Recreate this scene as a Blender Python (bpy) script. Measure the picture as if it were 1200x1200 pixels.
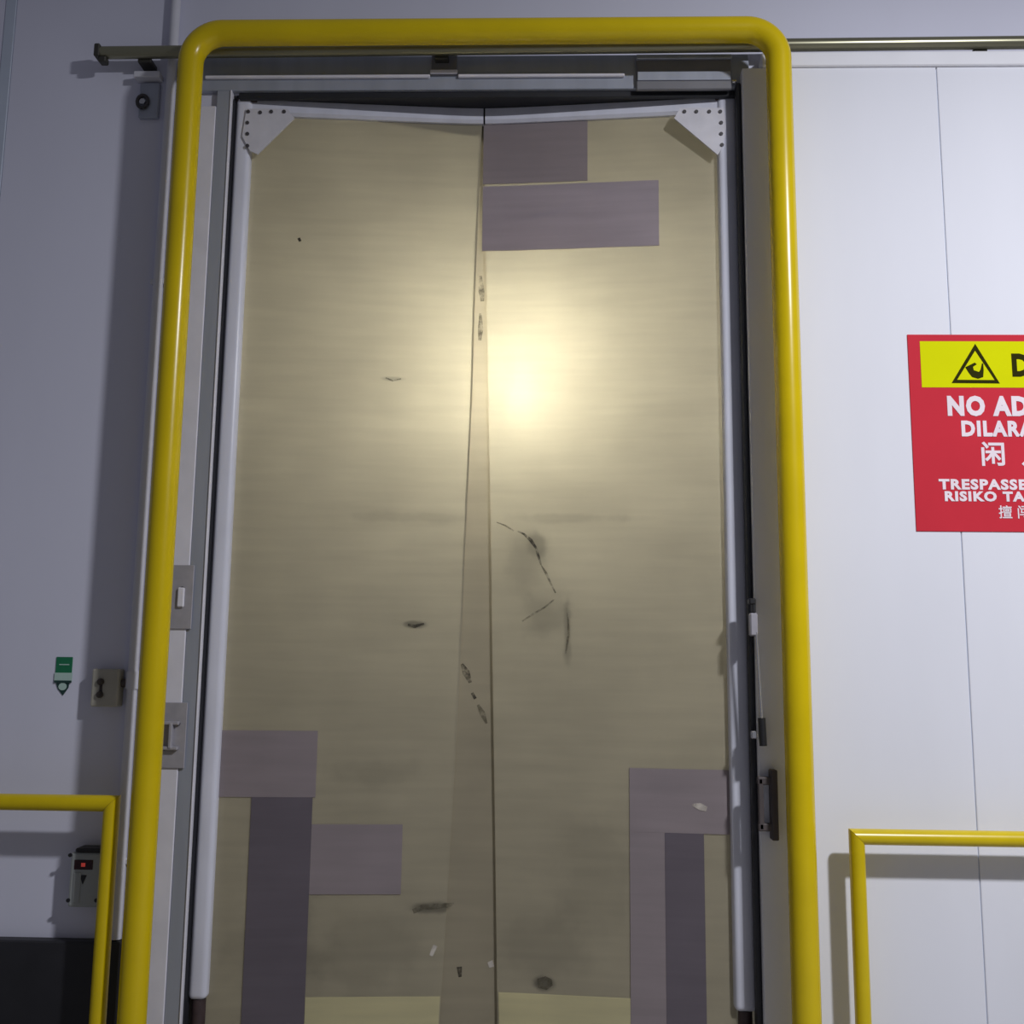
import bpy, bmesh, math, random
from mathutils import Vector, Matrix

for o in list(bpy.data.objects):
    bpy.data.objects.remove(o)
SC = bpy.context.scene
C = SC.collection
random.seed(7)

# ------------------------------------------------------------------ camera
F = 1200.0                                   # focal length in pixels of the 1200 px frame
CAM = Vector((0.0, -4.2, 1.65))
zw = Vector((90.0, 8094.0, -F)).normalized()           # world up, in camera axes
b_ = 0.0286
a_ = -(90.0 - b_ * F) / 8094.0
xw = Vector((1.0, a_, b_))
xw = (xw - zw * xw.dot(zw)).normalized()               # world right, in camera axes
yw = zw.cross(xw).normalized()                         # into the wall
ROT = Matrix((xw, yw, zw))                             # camera axes -> world
cam_d = bpy.data.cameras.new('camera')
cam_d.sensor_width = 36.0
cam_d.lens = F / 1200.0 * 36.0
cam_d.clip_start = 0.05
cam = bpy.data.objects.new('camera', cam_d)
C.objects.link(cam)
cam.matrix_world = Matrix.Translation(CAM) @ ROT.to_4x4()
SC.camera = cam

# ------------------------------------------------------------------ light
SC.view_settings.view_transform = 'Standard'
SC.view_settings.look = 'None'
SC.view_settings.exposure = 0.0
SC.view_settings.gamma = 1.0
SC.view_settings.use_curve_mapping = False

world = bpy.data.worlds.new('hall_light')
SC.world = world
world.use_nodes = True
bg = world.node_tree.nodes['Background']
bg.inputs[0].default_value = (0.80, 0.82, 1.0, 1)
bg.inputs[1].default_value = 0.10


def area_light(name, loc, target, size, power, col):
    d = bpy.data.lights.new(name, 'AREA')
    d.shape = 'DISK'
    d.size = size
    d.energy = power
    d.color = col
    o = bpy.data.objects.new(name, d)
    C.objects.link(o)
    o.location = loc
    o.rotation_euler = (Vector(target) - Vector(loc)).to_track_quat('-Z', 'Y').to_euler()
    return o


KEY = area_light('hall_lamp_light', (2.7, -3.5, 4.85), (2.45, -2.85, 0.0), 0.32, 265, (0.93, 0.94, 1.0))


# ------------------------------------------------------------------ pixel helpers
def ray(px, py):
    return (ROT @ Vector(((px - 600) / F, (600 - py) / F, -1.0))).normalized()


def at(px, py, Y=0.0):
    d = ray(px, py)
    return CAM + d * ((Y - CAM.y) / d.y)


def X(px, py, Y=0.0):
    return at(px, py, Y).x


def Z(px, py, Y=0.0):
    return at(px, py, Y).z


# ------------------------------------------------------------------ materials
def new_mat(name):
    m = bpy.data.materials.new(name)
    m.use_nodes = True
    nt = m.node_tree
    return m, nt, nt.nodes['Principled BSDF']


def mat(name, col, rough=0.5, metal=0.0, var=0.06, scale=6.0, bump=0.0, bscale=40.0, stretch=(1, 1, 1),
        spec=0.5, emit=None, estr=0.0, coat=0.0):
    m, nt, p = new_mat(name)
    N, L = nt.nodes, nt.links
    tc = N.new('ShaderNodeTexCoord')
    mp = N.new('ShaderNodeMapping')
    mp.inputs['Scale'].default_value = stretch
    L.new(tc.outputs['Object'], mp.inputs[0])
    nz = N.new('ShaderNodeTexNoise')
    nz.inputs['Scale'].default_value = scale
    nz.inputs['Detail'].default_value = 5
    L.new(mp.outputs[0], nz.inputs['Vector'])
    mr = N.new('ShaderNodeMapRange')
    mr.inputs[1].default_value = 0.3
    mr.inputs[2].default_value = 0.7
    mr.inputs[3].default_value = 1 - var
    mr.inputs[4].default_value = 1 + var
    L.new(nz.outputs[0], mr.inputs[0])
    mx = N.new('ShaderNodeVectorMath')
    mx.operation = 'SCALE'
    mx.inputs[0].default_value = col
    L.new(mr.outputs[0], mx.inputs['Scale'])
    L.new(mx.outputs[0], p.inputs['Base Color'])
    p.inputs['Roughness'].default_value = rough
    p.inputs['Metallic'].default_value = metal
    p.inputs['Specular IOR Level'].default_value = spec
    p.inputs['Coat Weight'].default_value = coat
    if emit:
        p.inputs['Emission Color'].default_value = (*emit, 1)
        p.inputs['Emission Strength'].default_value = estr
    if bump:
        n2 = N.new('ShaderNodeTexNoise')
        n2.inputs['Scale'].default_value = bscale
        L.new(mp.outputs[0], n2.inputs['Vector'])
        bp = N.new('ShaderNodeBump')
        bp.inputs['Strength'].default_value = bump
        bp.inputs['Distance'].default_value = 0.01
        L.new(n2.outputs[0], bp.inputs['Height'])
        L.new(bp.outputs[0], p.inputs['Normal'])
    return m


def pvc_mat(name, col, tcol, trans=0.5, clear=0.12, rough=0.32, cl_rough=0.35, sharp=0.0, stains=()):
    """cloudy flexible PVC: gloss + body colour + light let through (scattered and hazy)"""
    m, nt, p = new_mat(name)
    N, L = nt.nodes, nt.links
    tc = N.new('ShaderNodeTexCoord')
    nz = N.new('ShaderNodeTexNoise')
    nz.inputs['Scale'].default_value = 3.2
    nz.inputs['Detail'].default_value = 7
    L.new(tc.outputs['Object'], nz.inputs['Vector'])
    mp = N.new('ShaderNodeMapping')
    mp.inputs['Scale'].default_value = (1.2, 1.2, 14)
    L.new(tc.outputs['Object'], mp.inputs[0])
    n2 = N.new('ShaderNodeTexNoise')
    n2.inputs['Scale'].default_value = 2.0
    n2.inputs['Detail'].default_value = 7
    L.new(mp.outputs[0], n2.inputs['Vector'])
    add = N.new('ShaderNodeMath')
    add.operation = 'ADD'
    L.new(nz.outputs[0], add.inputs[0])
    L.new(n2.outputs[0], add.inputs[1])
    mr = N.new('ShaderNodeMapRange')
    mr.inputs[1].default_value = 0.6
    mr.inputs[2].default_value = 1.4
    mr.inputs[3].default_value = 0.89
    mr.inputs[4].default_value = 1.09
    L.new(add.outputs[0], mr.inputs[0])
    tint = mr.outputs[0]
    n3 = N.new('ShaderNodeTexNoise')
    n3.inputs['Scale'].default_value = 9.0
    n3.inputs['Detail'].default_value = 6
    L.new(tc.outputs['Object'], n3.inputs['Vector'])
    for (sx_, sz_, rx_, rz_, k_) in stains:            # rubbed-in dirt marks, object space
        q = N.new('ShaderNodeMapping')
        q.vector_type = 'TEXTURE'
        q.inputs['Location'].default_value = (sx_, 0, sz_)
        q.inputs['Scale'].default_value = (rx_, 50, rz_)
        L.new(tc.outputs['Object'], q.inputs[0])
        ln = N.new('ShaderNodeVectorMath')
        ln.operation = 'LENGTH'
        L.new(q.outputs[0], ln.inputs[0])
        wob = N.new('ShaderNodeMath')
        wob.operation = 'MULTIPLY_ADD'
        wob.inputs[1].default_value = 1.6
        wob.inputs[2].default_value = -0.8
        L.new(n3.outputs[0], wob.inputs[0])
        sm = N.new('ShaderNodeMath')
        sm.operation = 'ADD'
        L.new(ln.outputs['Value'], sm.inputs[0])
        L.new(wob.outputs[0], sm.inputs[1])
        fr = N.new('ShaderNodeMapRange')
        fr.interpolation_type = 'SMOOTHSTEP'
        fr.inputs[1].default_value = 0.35
        fr.inputs[2].default_value = 1.1
        fr.inputs[3].default_value = 1 - k_
        fr.inputs[4].default_value = 1.0
        L.new(sm.outputs[0], fr.inputs[0])
        mu = N.new('ShaderNodeMath')
        mu.operation = 'MULTIPLY'
        L.new(tint, mu.inputs[0])
        L.new(fr.outputs[0], mu.inputs[1])
        tint = mu.outputs[0]

    def scaled(c):
        mx = N.new('ShaderNodeVectorMath')
        mx.operation = 'SCALE'
        mx.inputs[0].default_value = c
        L.new(tint, mx.inputs['Scale'])
        return mx.outputs[0]
    L.new(scaled(col), p.inputs['Base Color'])
    p.inputs['Roughness'].default_value = rough
    p.inputs['Specular IOR Level'].default_value = 0.35
    bp = N.new('ShaderNodeBump')
    bp.inputs['Strength'].default_value = 0.12
    bp.inputs['Distance'].default_value = 0.01
    L.new(n2.outputs[0], bp.inputs['Height'])
    L.new(bp.outputs[0], p.inputs['Normal'])
    tr = N.new('ShaderNodeBsdfTranslucent')
    L.new(scaled(tcol), tr.inputs[0])
    rf = N.new('ShaderNodeBsdfRefraction')
    rf.distribution = 'GGX'
    rf.inputs['Color'].default_value = (*tcol, 1)
    rf.inputs['Roughness'].default_value = cl_rough
    rf.inputs['IOR'].default_value = 1.5
    m1 = N.new('ShaderNodeMixShader')
    m1.inputs[0].default_value = trans
    L.new(p.outputs[0], m1.inputs[1])
    L.new(tr.outputs[0], m1.inputs[2])
    m2 = N.new('ShaderNodeMixShader')
    m2.inputs[0].default_value = clear
    L.new(m1.outputs[0], m2.inputs[1])
    L.new(rf.outputs[0], m2.inputs[2])
    out = m2.outputs[0]
    if sharp:
        r2 = N.new('ShaderNodeBsdfRefraction')
        r2.inputs['Color'].default_value = (*tcol, 1)
        r2.inputs['Roughness'].default_value = 0.24
        r2.inputs['IOR'].default_value = 1.35
        m3 = N.new('ShaderNodeMixShader')
        m3.inputs[0].default_value = sharp
        L.new(out, m3.inputs[1])
        L.new(r2.outputs[0], m3.inputs[2])
        out = m3.outputs[0]
    L.new(out, N['Material Output'].inputs[0])
    return m


M = {}
M['wall'] = mat('white_panel_steel', (0.71, 0.715, 0.83), 0.6, spec=0.2, var=0.035, scale=1.6, bump=0.02, bscale=6, stretch=(1, 1, .35))
M['joint'] = mat('panel_joint_pvc', (0.52, 0.58, 0.68), 0.45, var=0.05)
M['leaf'] = mat('sliding_leaf_steel', (0.80, 0.81, 0.87), 0.62, spec=0.2, var=0.03, scale=2.0, bump=0.02, bscale=7, stretch=(1, 1, .3))
M['cap'] = mat('white_cap_profile', (0.86, 0.86, 0.90), 0.30, var=0.03)
M['core'] = mat('wall_core', (0.55, 0.55, 0.56), 0.7)
M['casing'] = mat('white_casing', (0.74, 0.73, 0.80), 0.42, var=0.05, scale=9)
M['alu'] = mat('grey_aluminium', (0.38, 0.41, 0.49), 0.42, metal=0.25, var=0.08, scale=14, stretch=(1, 1, .1))
M['alu_dark'] = mat('dark_aluminium', (0.20, 0.20, 0.22), 0.5, metal=0.2, var=0.08)
M['plate'] = mat('grey_latch_plate', (0.40, 0.39, 0.43), 0.45, metal=0.2, var=0.08, scale=20)
M['tube'] = mat('white_painted_tube', (0.72, 0.73, 0.82), 0.34, var=0.07, scale=10, stretch=(1, 1, .3))
M['gusset'] = mat('white_gusset', (0.66, 0.65, 0.70), 0.42, var=0.06, scale=16)
M['rivet'] = mat('dark_rivet', (0.06, 0.055, 0.06), 0.5)
M['hinge'] = mat('rusty_hinge', (0.055, 0.035, 0.035), 0.6, var=0.25, scale=30)
M['rubber'] = mat('black_rubber', (0.016, 0.017, 0.022), 0.6, var=0.15)
M['black'] = mat('black_plastic', (0.014, 0.014, 0.016), 0.45)
M['rail'] = mat('zinc_rail', (0.30, 0.29, 0.20), 0.30, metal=0.75, var=0.12, scale=8, stretch=(.2, 1, 1))
M['rail_end'] = mat('zinc_rail_dark', (0.06, 0.058, 0.05), 0.5, metal=0.4)
M['yellow'] = mat('yellow_gloss_paint', (0.70, 0.52, 0.001), 0.26, var=0.05, scale=5, bump=0.02, bscale=18, spec=0.5)
M['yellow_rail'] = mat('yellow_rail_paint', (0.68, 0.51, 0.001), 0.30, var=0.06, scale=7)
M['skirt'] = mat('black_skirting', (0.018, 0.018, 0.022), 0.55, var=0.2, scale=6)
M['floor'] = mat('grey_concrete', (0.30, 0.29, 0.28), 0.6, var=0.12, scale=3, bump=0.1, bscale=30)
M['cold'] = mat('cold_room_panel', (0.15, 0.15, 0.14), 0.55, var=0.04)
M['conduit'] = mat('white_conduit', (0.70, 0.70, 0.76), 0.4, var=0.04)
M['beige'] = mat('beige_switch_box', (0.44, 0.42, 0.35), 0.5, var=0.06, scale=12)
M['knob'] = mat('brown_black_knob', (0.045, 0.035, 0.028), 0.45)
M['ctrl'] = mat('grey_control_box', (0.36, 0.38, 0.37), 0.5, var=0.05)
M['led'] = mat('red_led_digit', (0.3, 0.02, 0.02), 0.4, emit=(1.0, 0.10, 0.08), estr=0.22)
M['ledwin'] = mat('dark_red_window', (0.035, 0.006, 0.008), 0.25)
M['green'] = mat('green_sticker', (0.012, 0.17, 0.075), 0.45, var=0.08, scale=40)
M['sticker_pale'] = mat('pale_green_print', (0.46, 0.62, 0.56), 0.45)
M['sticker_dark'] = mat('dark_green_print', (0.015, 0.05, 0.045), 0.45)
M['sign_red'] = mat('sign_red', (0.62, 0.035, 0.055), 0.75, spec=0.08, var=0.05, scale=3)
M['sign_yellow'] = mat('sign_yellow', (0.72, 0.74, 0.0), 0.75, spec=0.08, var=0.02)
M['sign_white'] = mat('sign_white', (0.88, 0.78, 0.83), 0.7, spec=0.1)
M['sign_black'] = mat('sign_black', (0.03, 0.03, 0.004), 0.8, spec=0.05)
M['handle'] = mat('brown_grey_handle', (0.075, 0.062, 0.062), 0.6, var=0.1)
M['steel'] = mat('bright_steel', (0.62, 0.62, 0.64), 0.25, metal=0.8)
M['pvc_flap'] = pvc_mat('old_yellowed_pvc', (0.44, 0.395, 0.295), (0.83, 0.79, 0.68), trans=0.42, clear=0.12, cl_rough=0.75, sharp=0.02)
M['patch'] = pvc_mat('purple_grey_pvc', (0.40, 0.345, 0.355), (0.55, 0.49, 0.50), trans=0.35, clear=0.05, rough=0.28)
M['patch_dark'] = pvc_mat('dark_purple_pvc', (0.19, 0.165, 0.19), (0.42, 0.38, 0.41), trans=0.3, clear=0.04, rough=0.3)
M['patch_light'] = pvc_mat('pale_purple_pvc', (0.50, 0.44, 0.48), (0.64, 0.58, 0.58), trans=0.35, clear=0.06, rough=0.25)
M['strip'] = pvc_mat('pale_yellow_pvc', (0.74, 0.69, 0.44), (0.95, 0.9, 0.65), trans=0.4, clear=0.1, rough=0.25)


def smudge_mat(name, col, lo, hi, scale=30):
    """rubbed-on dirt: patchy cover over the sheet below"""
    m, nt, p = new_mat(name)
    N, L = nt.nodes, nt.links
    p.inputs['Base Color'].default_value = (*col, 1)
    p.inputs['Roughness'].default_value = 0.6
    tc = N.new('ShaderNodeTexCoord')
    nz = N.new('ShaderNodeTexNoise')
    nz.inputs['Scale'].default_value = scale
    nz.inputs['Detail'].default_value = 5
    L.new(tc.outputs['Object'], nz.inputs['Vector'])
    mr = N.new('ShaderNodeMapRange')
    mr.inputs[1].default_value = 0.35
    mr.inputs[2].default_value = 0.65
    mr.inputs[3].default_value = lo
    mr.inputs[4].default_value = hi
    L.new(nz.outputs[0], mr.inputs[0])
    L.new(mr.outputs[0], p.inputs['Alpha'])
    p.inputs['Specular IOR Level'].default_value = 0.1
    return m


M['scuff'] = smudge_mat('dark_scuff', (0.08, 0.07, 0.055), 0.0, 0.75)
M['scuff_soft'] = smudge_mat('brown_scuff', (0.13, 0.115, 0.08), 0.0, 0.42)
M['scuff_pale'] = smudge_mat('pale_scuff', (0.62, 0.57, 0.50), 0.3, 0.9)


# ------------------------------------------------------------------ object helpers
def base_of(parent):
    v = Vector((0, 0, 0))
    while parent:
        v += parent.location
        parent = parent.parent
    return v


def obj(name, bm, material, parent=None, smooth=False, label=None):
    me = bpy.data.meshes.new(name)
    bmesh.ops.recalc_face_normals(bm, faces=bm.faces)
    if parent:
        bmesh.ops.translate(bm, verts=bm.verts, vec=-base_of(parent))
    bm.to_mesh(me)
    bm.free()
    me.materials.append(M[material])
    if smooth:
        for p in me.polygons:
            p.use_smooth = True
        try:
            me.set_sharp_from_angle(angle=math.radians(40))
        except Exception:
            pass
    o = bpy.data.objects.new(name, me)
    C.objects.link(o)
    if parent:
        o.parent = parent
    if label:
        o['label'] = label
    return o


def origin_to(o, p):
    """move a top-level mesh's origin to p without moving its vertices in the world"""
    p = Vector(p)
    o.data.transform(Matrix.Translation(-p))
    o.location = p
    return o


def thing(name, label, cat, loc, group=None):
    o = bpy.data.objects.new(name, None)
    o.empty_display_size = 0.1
    C.objects.link(o)
    o.location = loc
    o['label'] = label
    o['category'] = cat
    if group:
        o['group'] = group
    return o


def tag(o, label, cat, group=None):
    o['label'] = label
    o['category'] = cat
    if group:
        o['group'] = group
    return o


def struct(o):
    o['kind'] = 'structure'
    return o


def add_box(bm, x0, x1, y0, y1, z0, z1, bev=0.0, seg=2):
    r = bmesh.ops.create_cube(bm, size=1.0)
    vs = r['verts']
    cx, cy, cz = (x0 + x1) / 2, (y0 + y1) / 2, (z0 + z1) / 2
    for v in vs:
        v.co = Vector((cx + v.co.x * (x1 - x0), cy + v.co.y * (y1 - y0), cz + v.co.z * (z1 - z0)))
    if bev:
        es = {e for v in vs for e in v.link_edges}
        bmesh.ops.bevel(bm, geom=list(es), offset=bev, segments=seg, profile=0.5, affect='EDGES')
    return bm


def box(x0, x1, y0, y1, z0, z1, bev=0.0, seg=2):
    return add_box(bmesh.new(), min(x0, x1), max(x0, x1), min(y0, y1), max(y0, y1), min(z0, z1), max(z0, z1), bev, seg)


def add_tube(bm, pts, r, n=16, caps=True, radii=None):
    pts = [Vector(p) for p in pts]
    rings = []
    t0 = (pts[1] - pts[0]).normalized()
    up = Vector((0, 1, 0)) if abs(t0.y) < 0.9 else Vector((1, 0, 0))
    nrm = (up - t0 * up.dot(t0)).normalized()
    for i, p in enumerate(pts):
        if i == 0:
            t = t0
        elif i == len(pts) - 1:
            t = (pts[i] - pts[i - 1]).normalized()
        else:
            t = ((pts[i + 1] - pts[i]).normalized() + (pts[i] - pts[i - 1]).normalized()).normalized()
        nrm = (nrm - t * nrm.dot(t)).normalized()
        bi = t.cross(nrm)
        rr = radii[i] if radii else r
        rings.append([bm.verts.new(p + (nrm * math.cos(2 * math.pi * k / n) + bi * math.sin(2 * math.pi * k / n)) * rr)
                      for k in range(n)])
    for a, b in zip(rings, rings[1:]):
        for k in range(n):
            bm.faces.new((a[k], a[(k + 1) % n], b[(k + 1) % n], b[k]))
    if caps:
        bm.faces.new(rings[0])
        bm.faces.new(rings[-1])
    return bm


def tube(pts, r, n=16, **k):
    return add_tube(bmesh.new(), pts, r, n, **k)


def add_prism(bm, pts, y0, y1):
    """polygon in (x, z), extruded from y0 to y1"""
    f = [bm.verts.new((x, y0, z)) for x, z in pts]
    g = [bm.verts.new((x, y1, z)) for x, z in pts]
    n = len(pts)
    bm.faces.new(f)
    bm.faces.new(g[::-1])
    for i in range(n):
        j = (i + 1) % n
        bm.faces.new((f[i], g[i], g[j], f[j]))
    return bm


def prism(pts, y0, y1):
    return add_prism(bmesh.new(), pts, y0, y1)


def arc(cx, cz, r, a0, a1, n):
    return [(cx + r * math.cos(math.radians(a0 + (a1 - a0) * i / n)), cz + r * math.sin(math.radians(a0 + (a1 - a0) * i / n)))
            for i in range(n + 1)]


# ================================================================== the setting
OX0 = X(267, 220, 0.0)                    # clear opening in the wall
OX1 = X(874, 220, 0.0)
OZ1 = Z(560, 109, 0.0)
WX0, WX1, WZ1 = -3.6, 4.6, 5.6

fl = struct(obj('floor', box(WX0, WX1, -6.0, 5.0, -0.12, 0.0), 'floor'))

bm = bmesh.new()
add_box(bm, WX0, OX0, 0.012, 0.15, 0, WZ1)
add_box(bm, OX1, WX1, 0.012, 0.15, 0, WZ1)
add_box(bm, OX0, OX1, 0.012, 0.15, OZ1, WZ1)
wall = struct(obj('wall_back', bm, 'core'))

SX = X(14, 0, 0)                          # panel joint at the left
g = 0.004
obj('wall_panel', box(WX0, SX - 0.026, 0.0, 0.012, 0, WZ1, 0.002, 1), 'wall', wall)
obj('joint_strip', box(SX - 0.025, SX + 0.025, -0.004, 0.012, 0, WZ1, 0.003, 1), 'joint', wall)
PX = X(168, 600, -0.024)                  # joint hidden behind the conduit
SX2 = 3.1
obj('wall_panel', box(SX + 0.026, PX - g / 2, 0.0, 0.012, 0, WZ1, 0.002, 1), 'wall', wall)
obj('wall_panel', prism([(PX + g / 2, 0), (OX0, 0), (OX0, OZ1), (OX1, OZ1), (OX1, 0), (SX2 - g / 2, 0), (SX2 - g / 2, WZ1), (PX + g / 2, WZ1)],
                        0.0, 0.0118), 'wall', wall)
obj('wall_panel', box(SX2 + g / 2, WX1, 0.0, 0.012, 0, WZ1, 0.002, 1), 'wall', wall)

# dark skirting at the foot of the wall, left of the doorway
skz = Z(60, 1103, -0.06)
struct(obj('baseboard_left', box(WX0, X(141, 1110, -0.06), -0.06, -0.001, 0, skz, 0.006, 1), 'skirt'))

# the cold room behind the curtain door
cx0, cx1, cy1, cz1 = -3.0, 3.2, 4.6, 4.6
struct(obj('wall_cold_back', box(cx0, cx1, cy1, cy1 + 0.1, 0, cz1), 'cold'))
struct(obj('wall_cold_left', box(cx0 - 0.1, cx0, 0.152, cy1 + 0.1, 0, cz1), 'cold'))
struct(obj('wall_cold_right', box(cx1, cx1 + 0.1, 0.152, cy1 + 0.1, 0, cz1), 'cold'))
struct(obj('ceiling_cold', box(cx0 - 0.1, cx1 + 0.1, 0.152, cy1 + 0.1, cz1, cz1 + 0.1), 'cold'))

# ---- casing round the opening
caz = OZ1 + 0.002
bm = bmesh.new()
CL0, CL1 = X(206, 220, -0.035), X(247.5, 220, -0.035)
add_box(bm, CL0, CL1, -0.035, -0.0005, 0, Z(230, 124, -0.035), 0.003, 1)
casing_l = struct(obj('trim_1', bm, 'casing'))
GL1 = X(264, 220, -0.03)
bm = box(CL1 + 0.001, GL1, -0.030, -0.0005, 0, OZ1, 0.002, 1)
obj('frame_profile', bm, 'alu', casing_l)
bm = box(GL1 + 0.0005, GL1 + 0.007, -0.036, 0.0, 0, OZ1, 0.002, 1)
obj('edge_bead', bm, 'casing', casing_l)
# latch plates on the left casing, half behind the yellow post
for (pxa, pxb, ya, yb, holes) in ((196, 226, 662, 737, ((214, 690), (212.5, 709))),
                                  (186, 218, 823, 900, ((193, 877), (209, 848)))):
    x0, x1 = X(pxa, (ya + yb) / 2, -0.04), X(pxb, (ya + yb) / 2, -0.04)
    z0, z1 = Z(pxa, yb, -0.04), Z(pxa, ya, -0.04)
    pl = obj('latch_plate', box(x0, x1, -0.043, -0.0355, z0, z1, 0.002, 1), 'plate', casing_l)
    for (hx, hy) in holes:
        p = at(hx, hy, -0.043)
        obj('bolt', tube([(p.x, -0.0425, p.z), (p.x, -0.050, p.z)], 0.009, 8), 'rivet', pl)
p0 = at(212, 700, -0.05)
obj('keeper', box(p0.x - .014, p0.x + .014, -0.056, -0.0435, p0.z - 0.04, p0.z + 0.04, 0.004, 1), 'casing', casing_l)
p0 = at(201, 862, -0.05)
bm = bmesh.new()
add_box(bm, p0.x - .007, p0.x + .007, -0.07, -0.0435, p0.z - 0.05, p0.z + 0.05, 0.003, 1)
add_box(bm, p0.x - .045, p0.x + .03, -0.066, -0.0435, p0.z + 0.042, p0.z + 0.056, 0.003, 1)
add_box(bm, p0.x - .035, p0.x + .03, -0.066, -0.0435, p0.z - 0.056, p0.z - 0.042, 0.003, 1)
obj('latch_bar', bm, 'plate', casing_l)

# ---- header over the opening
HZ1 = Z(400, 66, -0.03)
HZM = Z(400, 93, -0.03)
hx0, hx1 = CL0, OX1 + 0.02
head = struct(obj('trim_2', box(hx0, hx1, -0.030, -0.0005, OZ1, HZ1, 0.003, 1), 'alu'))
xb0, xb1 = X(504, 80, -0.04), X(537, 80, -0.04)
for (a, b) in ((X(240, 90, -.045), xb0), (xb1, X(732, 88, -.045))):
    obj('drip_lip', box(a, b, -0.046, -0.030, HZM, HZM + 0.014, 0.003, 1), 'casing', head)
bk = obj('header_clip', box(xb0 + .006, xb1 - .006, -0.040, -0.030, HZM + .012, HZ1, 0.002, 1), 'alu_dark', head)
obj('clip_foot', box(xb0 + .002, xb1 - .002, -0.052, -0.040, HZM + .014, HZM + .032, 0.003, 1), 'casing', bk)
obj('header_seal', box(OX0 + 0.03, OX1 - 0.002, -0.012, 0.011, OZ1 - 0.028, OZ1 - 0.0005, 0.003, 1), 'rubber', head)
# dark reveal liners of the opening
obj('reveal_seal', box(OX0 + .0005, OX0 + 0.012, -0.012, 0.15, 0, OZ1 - .03), 'rubber', casing_l)
trim3 = struct(obj('trim_3', box(OX1 - 0.012, OX1 - .0005, -0.012, 0.15, 0, OZ1 - .03), 'rubber'))
obj('reveal_head', box(OX0 + 0.013, OX1 - 0.013, 0.0115, 0.15, OZ1 - 0.012, OZ1 - .0005), 'rubber', head)
obj('light_blocker', box(OX0 + 0.013, OX1 - 0.013, 0.151, 0.158, OZ1 - 0.16, OZ1 + .02), 'rubber', head)  # added strip, keeps the inside lamp's light out of the gap above the bars

# ================================================================== hanging rail
RY = -0.085
rr = 0.027
pA, pB = at(116, 62, RY), at(1180, 50, RY)
rz = (pA.z + pB.z) / 2
tilt = (pB.z - pA.z) / (pB.x - pA.x)
rx0, rx1 = pA.x, 4.3


def railz(x):
    return pA.z + tilt * (x - pA.x)


rail = thing('door_track', 'long dark metal track rail running across the wall above the doorway', 'rail', (rx0, RY, railz(rx0)))
obj('track_tube', tube([(rx0, RY, railz(rx0)), (rx1, RY, railz(rx1))], rr, 20), 'rail', rail, True)
bm = bmesh.new()
z = railz(rx0)
add_box(bm, rx0 - 0.012, rx0 + 0.014, RY - 0.030, RY + 0.030, z - 0.030, z + 0.030, 0.005, 1)
add_box(bm, rx0 + 0.006, rx0 + 0.040, RY - 0.020, RY + 0.020, z - 0.052, z - 0.024, 0.005, 1)
obj('end_stop', bm, 'rail_end', rail)
for px in (168, 517, 1151):
    x = X(px, 70, RY)
    z = railz(x)
    bm = bmesh.new()
    add_box(bm, x - 0.03, x + 0.03, RY + 0.010, -0.031 if 200 < px < 880 else -0.0005, z - rr - 0.012, z - rr + 0.008, 0.003, 1)
    obj('rail_bracket', bm, 'rail_end', rail)

# roller stop below the left end of the rail
st = thing('roller_stop', 'small grey roller stop with ring bolt under left end of rail', 'bracket', at(175, 138, -0.001))
x0, x1 = X(157, 120, -0.02), X(186, 120, -0.02)
obj('top_bar', box(X(158, 88, -.04), X(188, 88, -.04), -0.055, -0.001, Z(170, 92, -.04), Z(170, 85, -.04), 0.003, 1), 'conduit', st)
obj('back_plate', box(X(163, 120, -.02), x1, -0.022, -0.001, Z(170, 138, -.02), Z(170, 97, -.02), 0.004, 1), 'alu', st)
p = at(167, 119, -0.03)
bm = bmesh.new()
ring = [(p.x + 0.024 * math.cos(t * math.pi / 6), -0.03, p.z + 0.030 * math.sin(t * math.pi / 6)) for t in range(12)]
for i in range(12):
    add_tube(bm, [ring[i], ring[(i + 1) % 12]], 0.008, 8)
obj('ring_bolt', bm, 'rivet', st)
obj('bolt_head', tube([(p.x, -0.0215, p.z), (p.x, -0.034, p.z)], 0.014, 6), 'steel', st)

# ================================================================== PVC crash doors
HXL = X(283, 220, 0.04)                   # middle of the left stile
HXR = X(853, 220, 0.04)
CX = X(566, 220, 0.10)
VD, EPS = 0.085, 0.10


def prof(x):
    w = (CX - HXL) if x < CX else (HXR - CX)
    t = abs(x - CX) / w
    g0 = math.sqrt(EPS * EPS)
    s = (math.sqrt(t * t + EPS * EPS) - g0) / (math.sqrt(1 + EPS * EPS) - g0)
    return 0.045 + VD * (1 - s)


def on(px, py):
    """photo pixel -> (x, z) on the curtain surface"""
    y = 0.09
    for _ in range(12):
        p = at(px, py, y)
        y = prof(p.x)
    return p.x, p.z


def interp(tab, z):
    """tab: list of (x, z) sorted by falling z"""
    if z >= tab[0][1]:
        return tab[0][0]
    for (xa, za), (xb, zb) in zip(tab, tab[1:]):
        if z >= zb:
            k = (za - z) / (za - zb)
            return xa + (xb - xa) * k
    (xa, za), (xb, zb) = tab[-2], tab[-1]
    return xb + (xb - xa) / (zb - za) * (z - zb)


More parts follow.
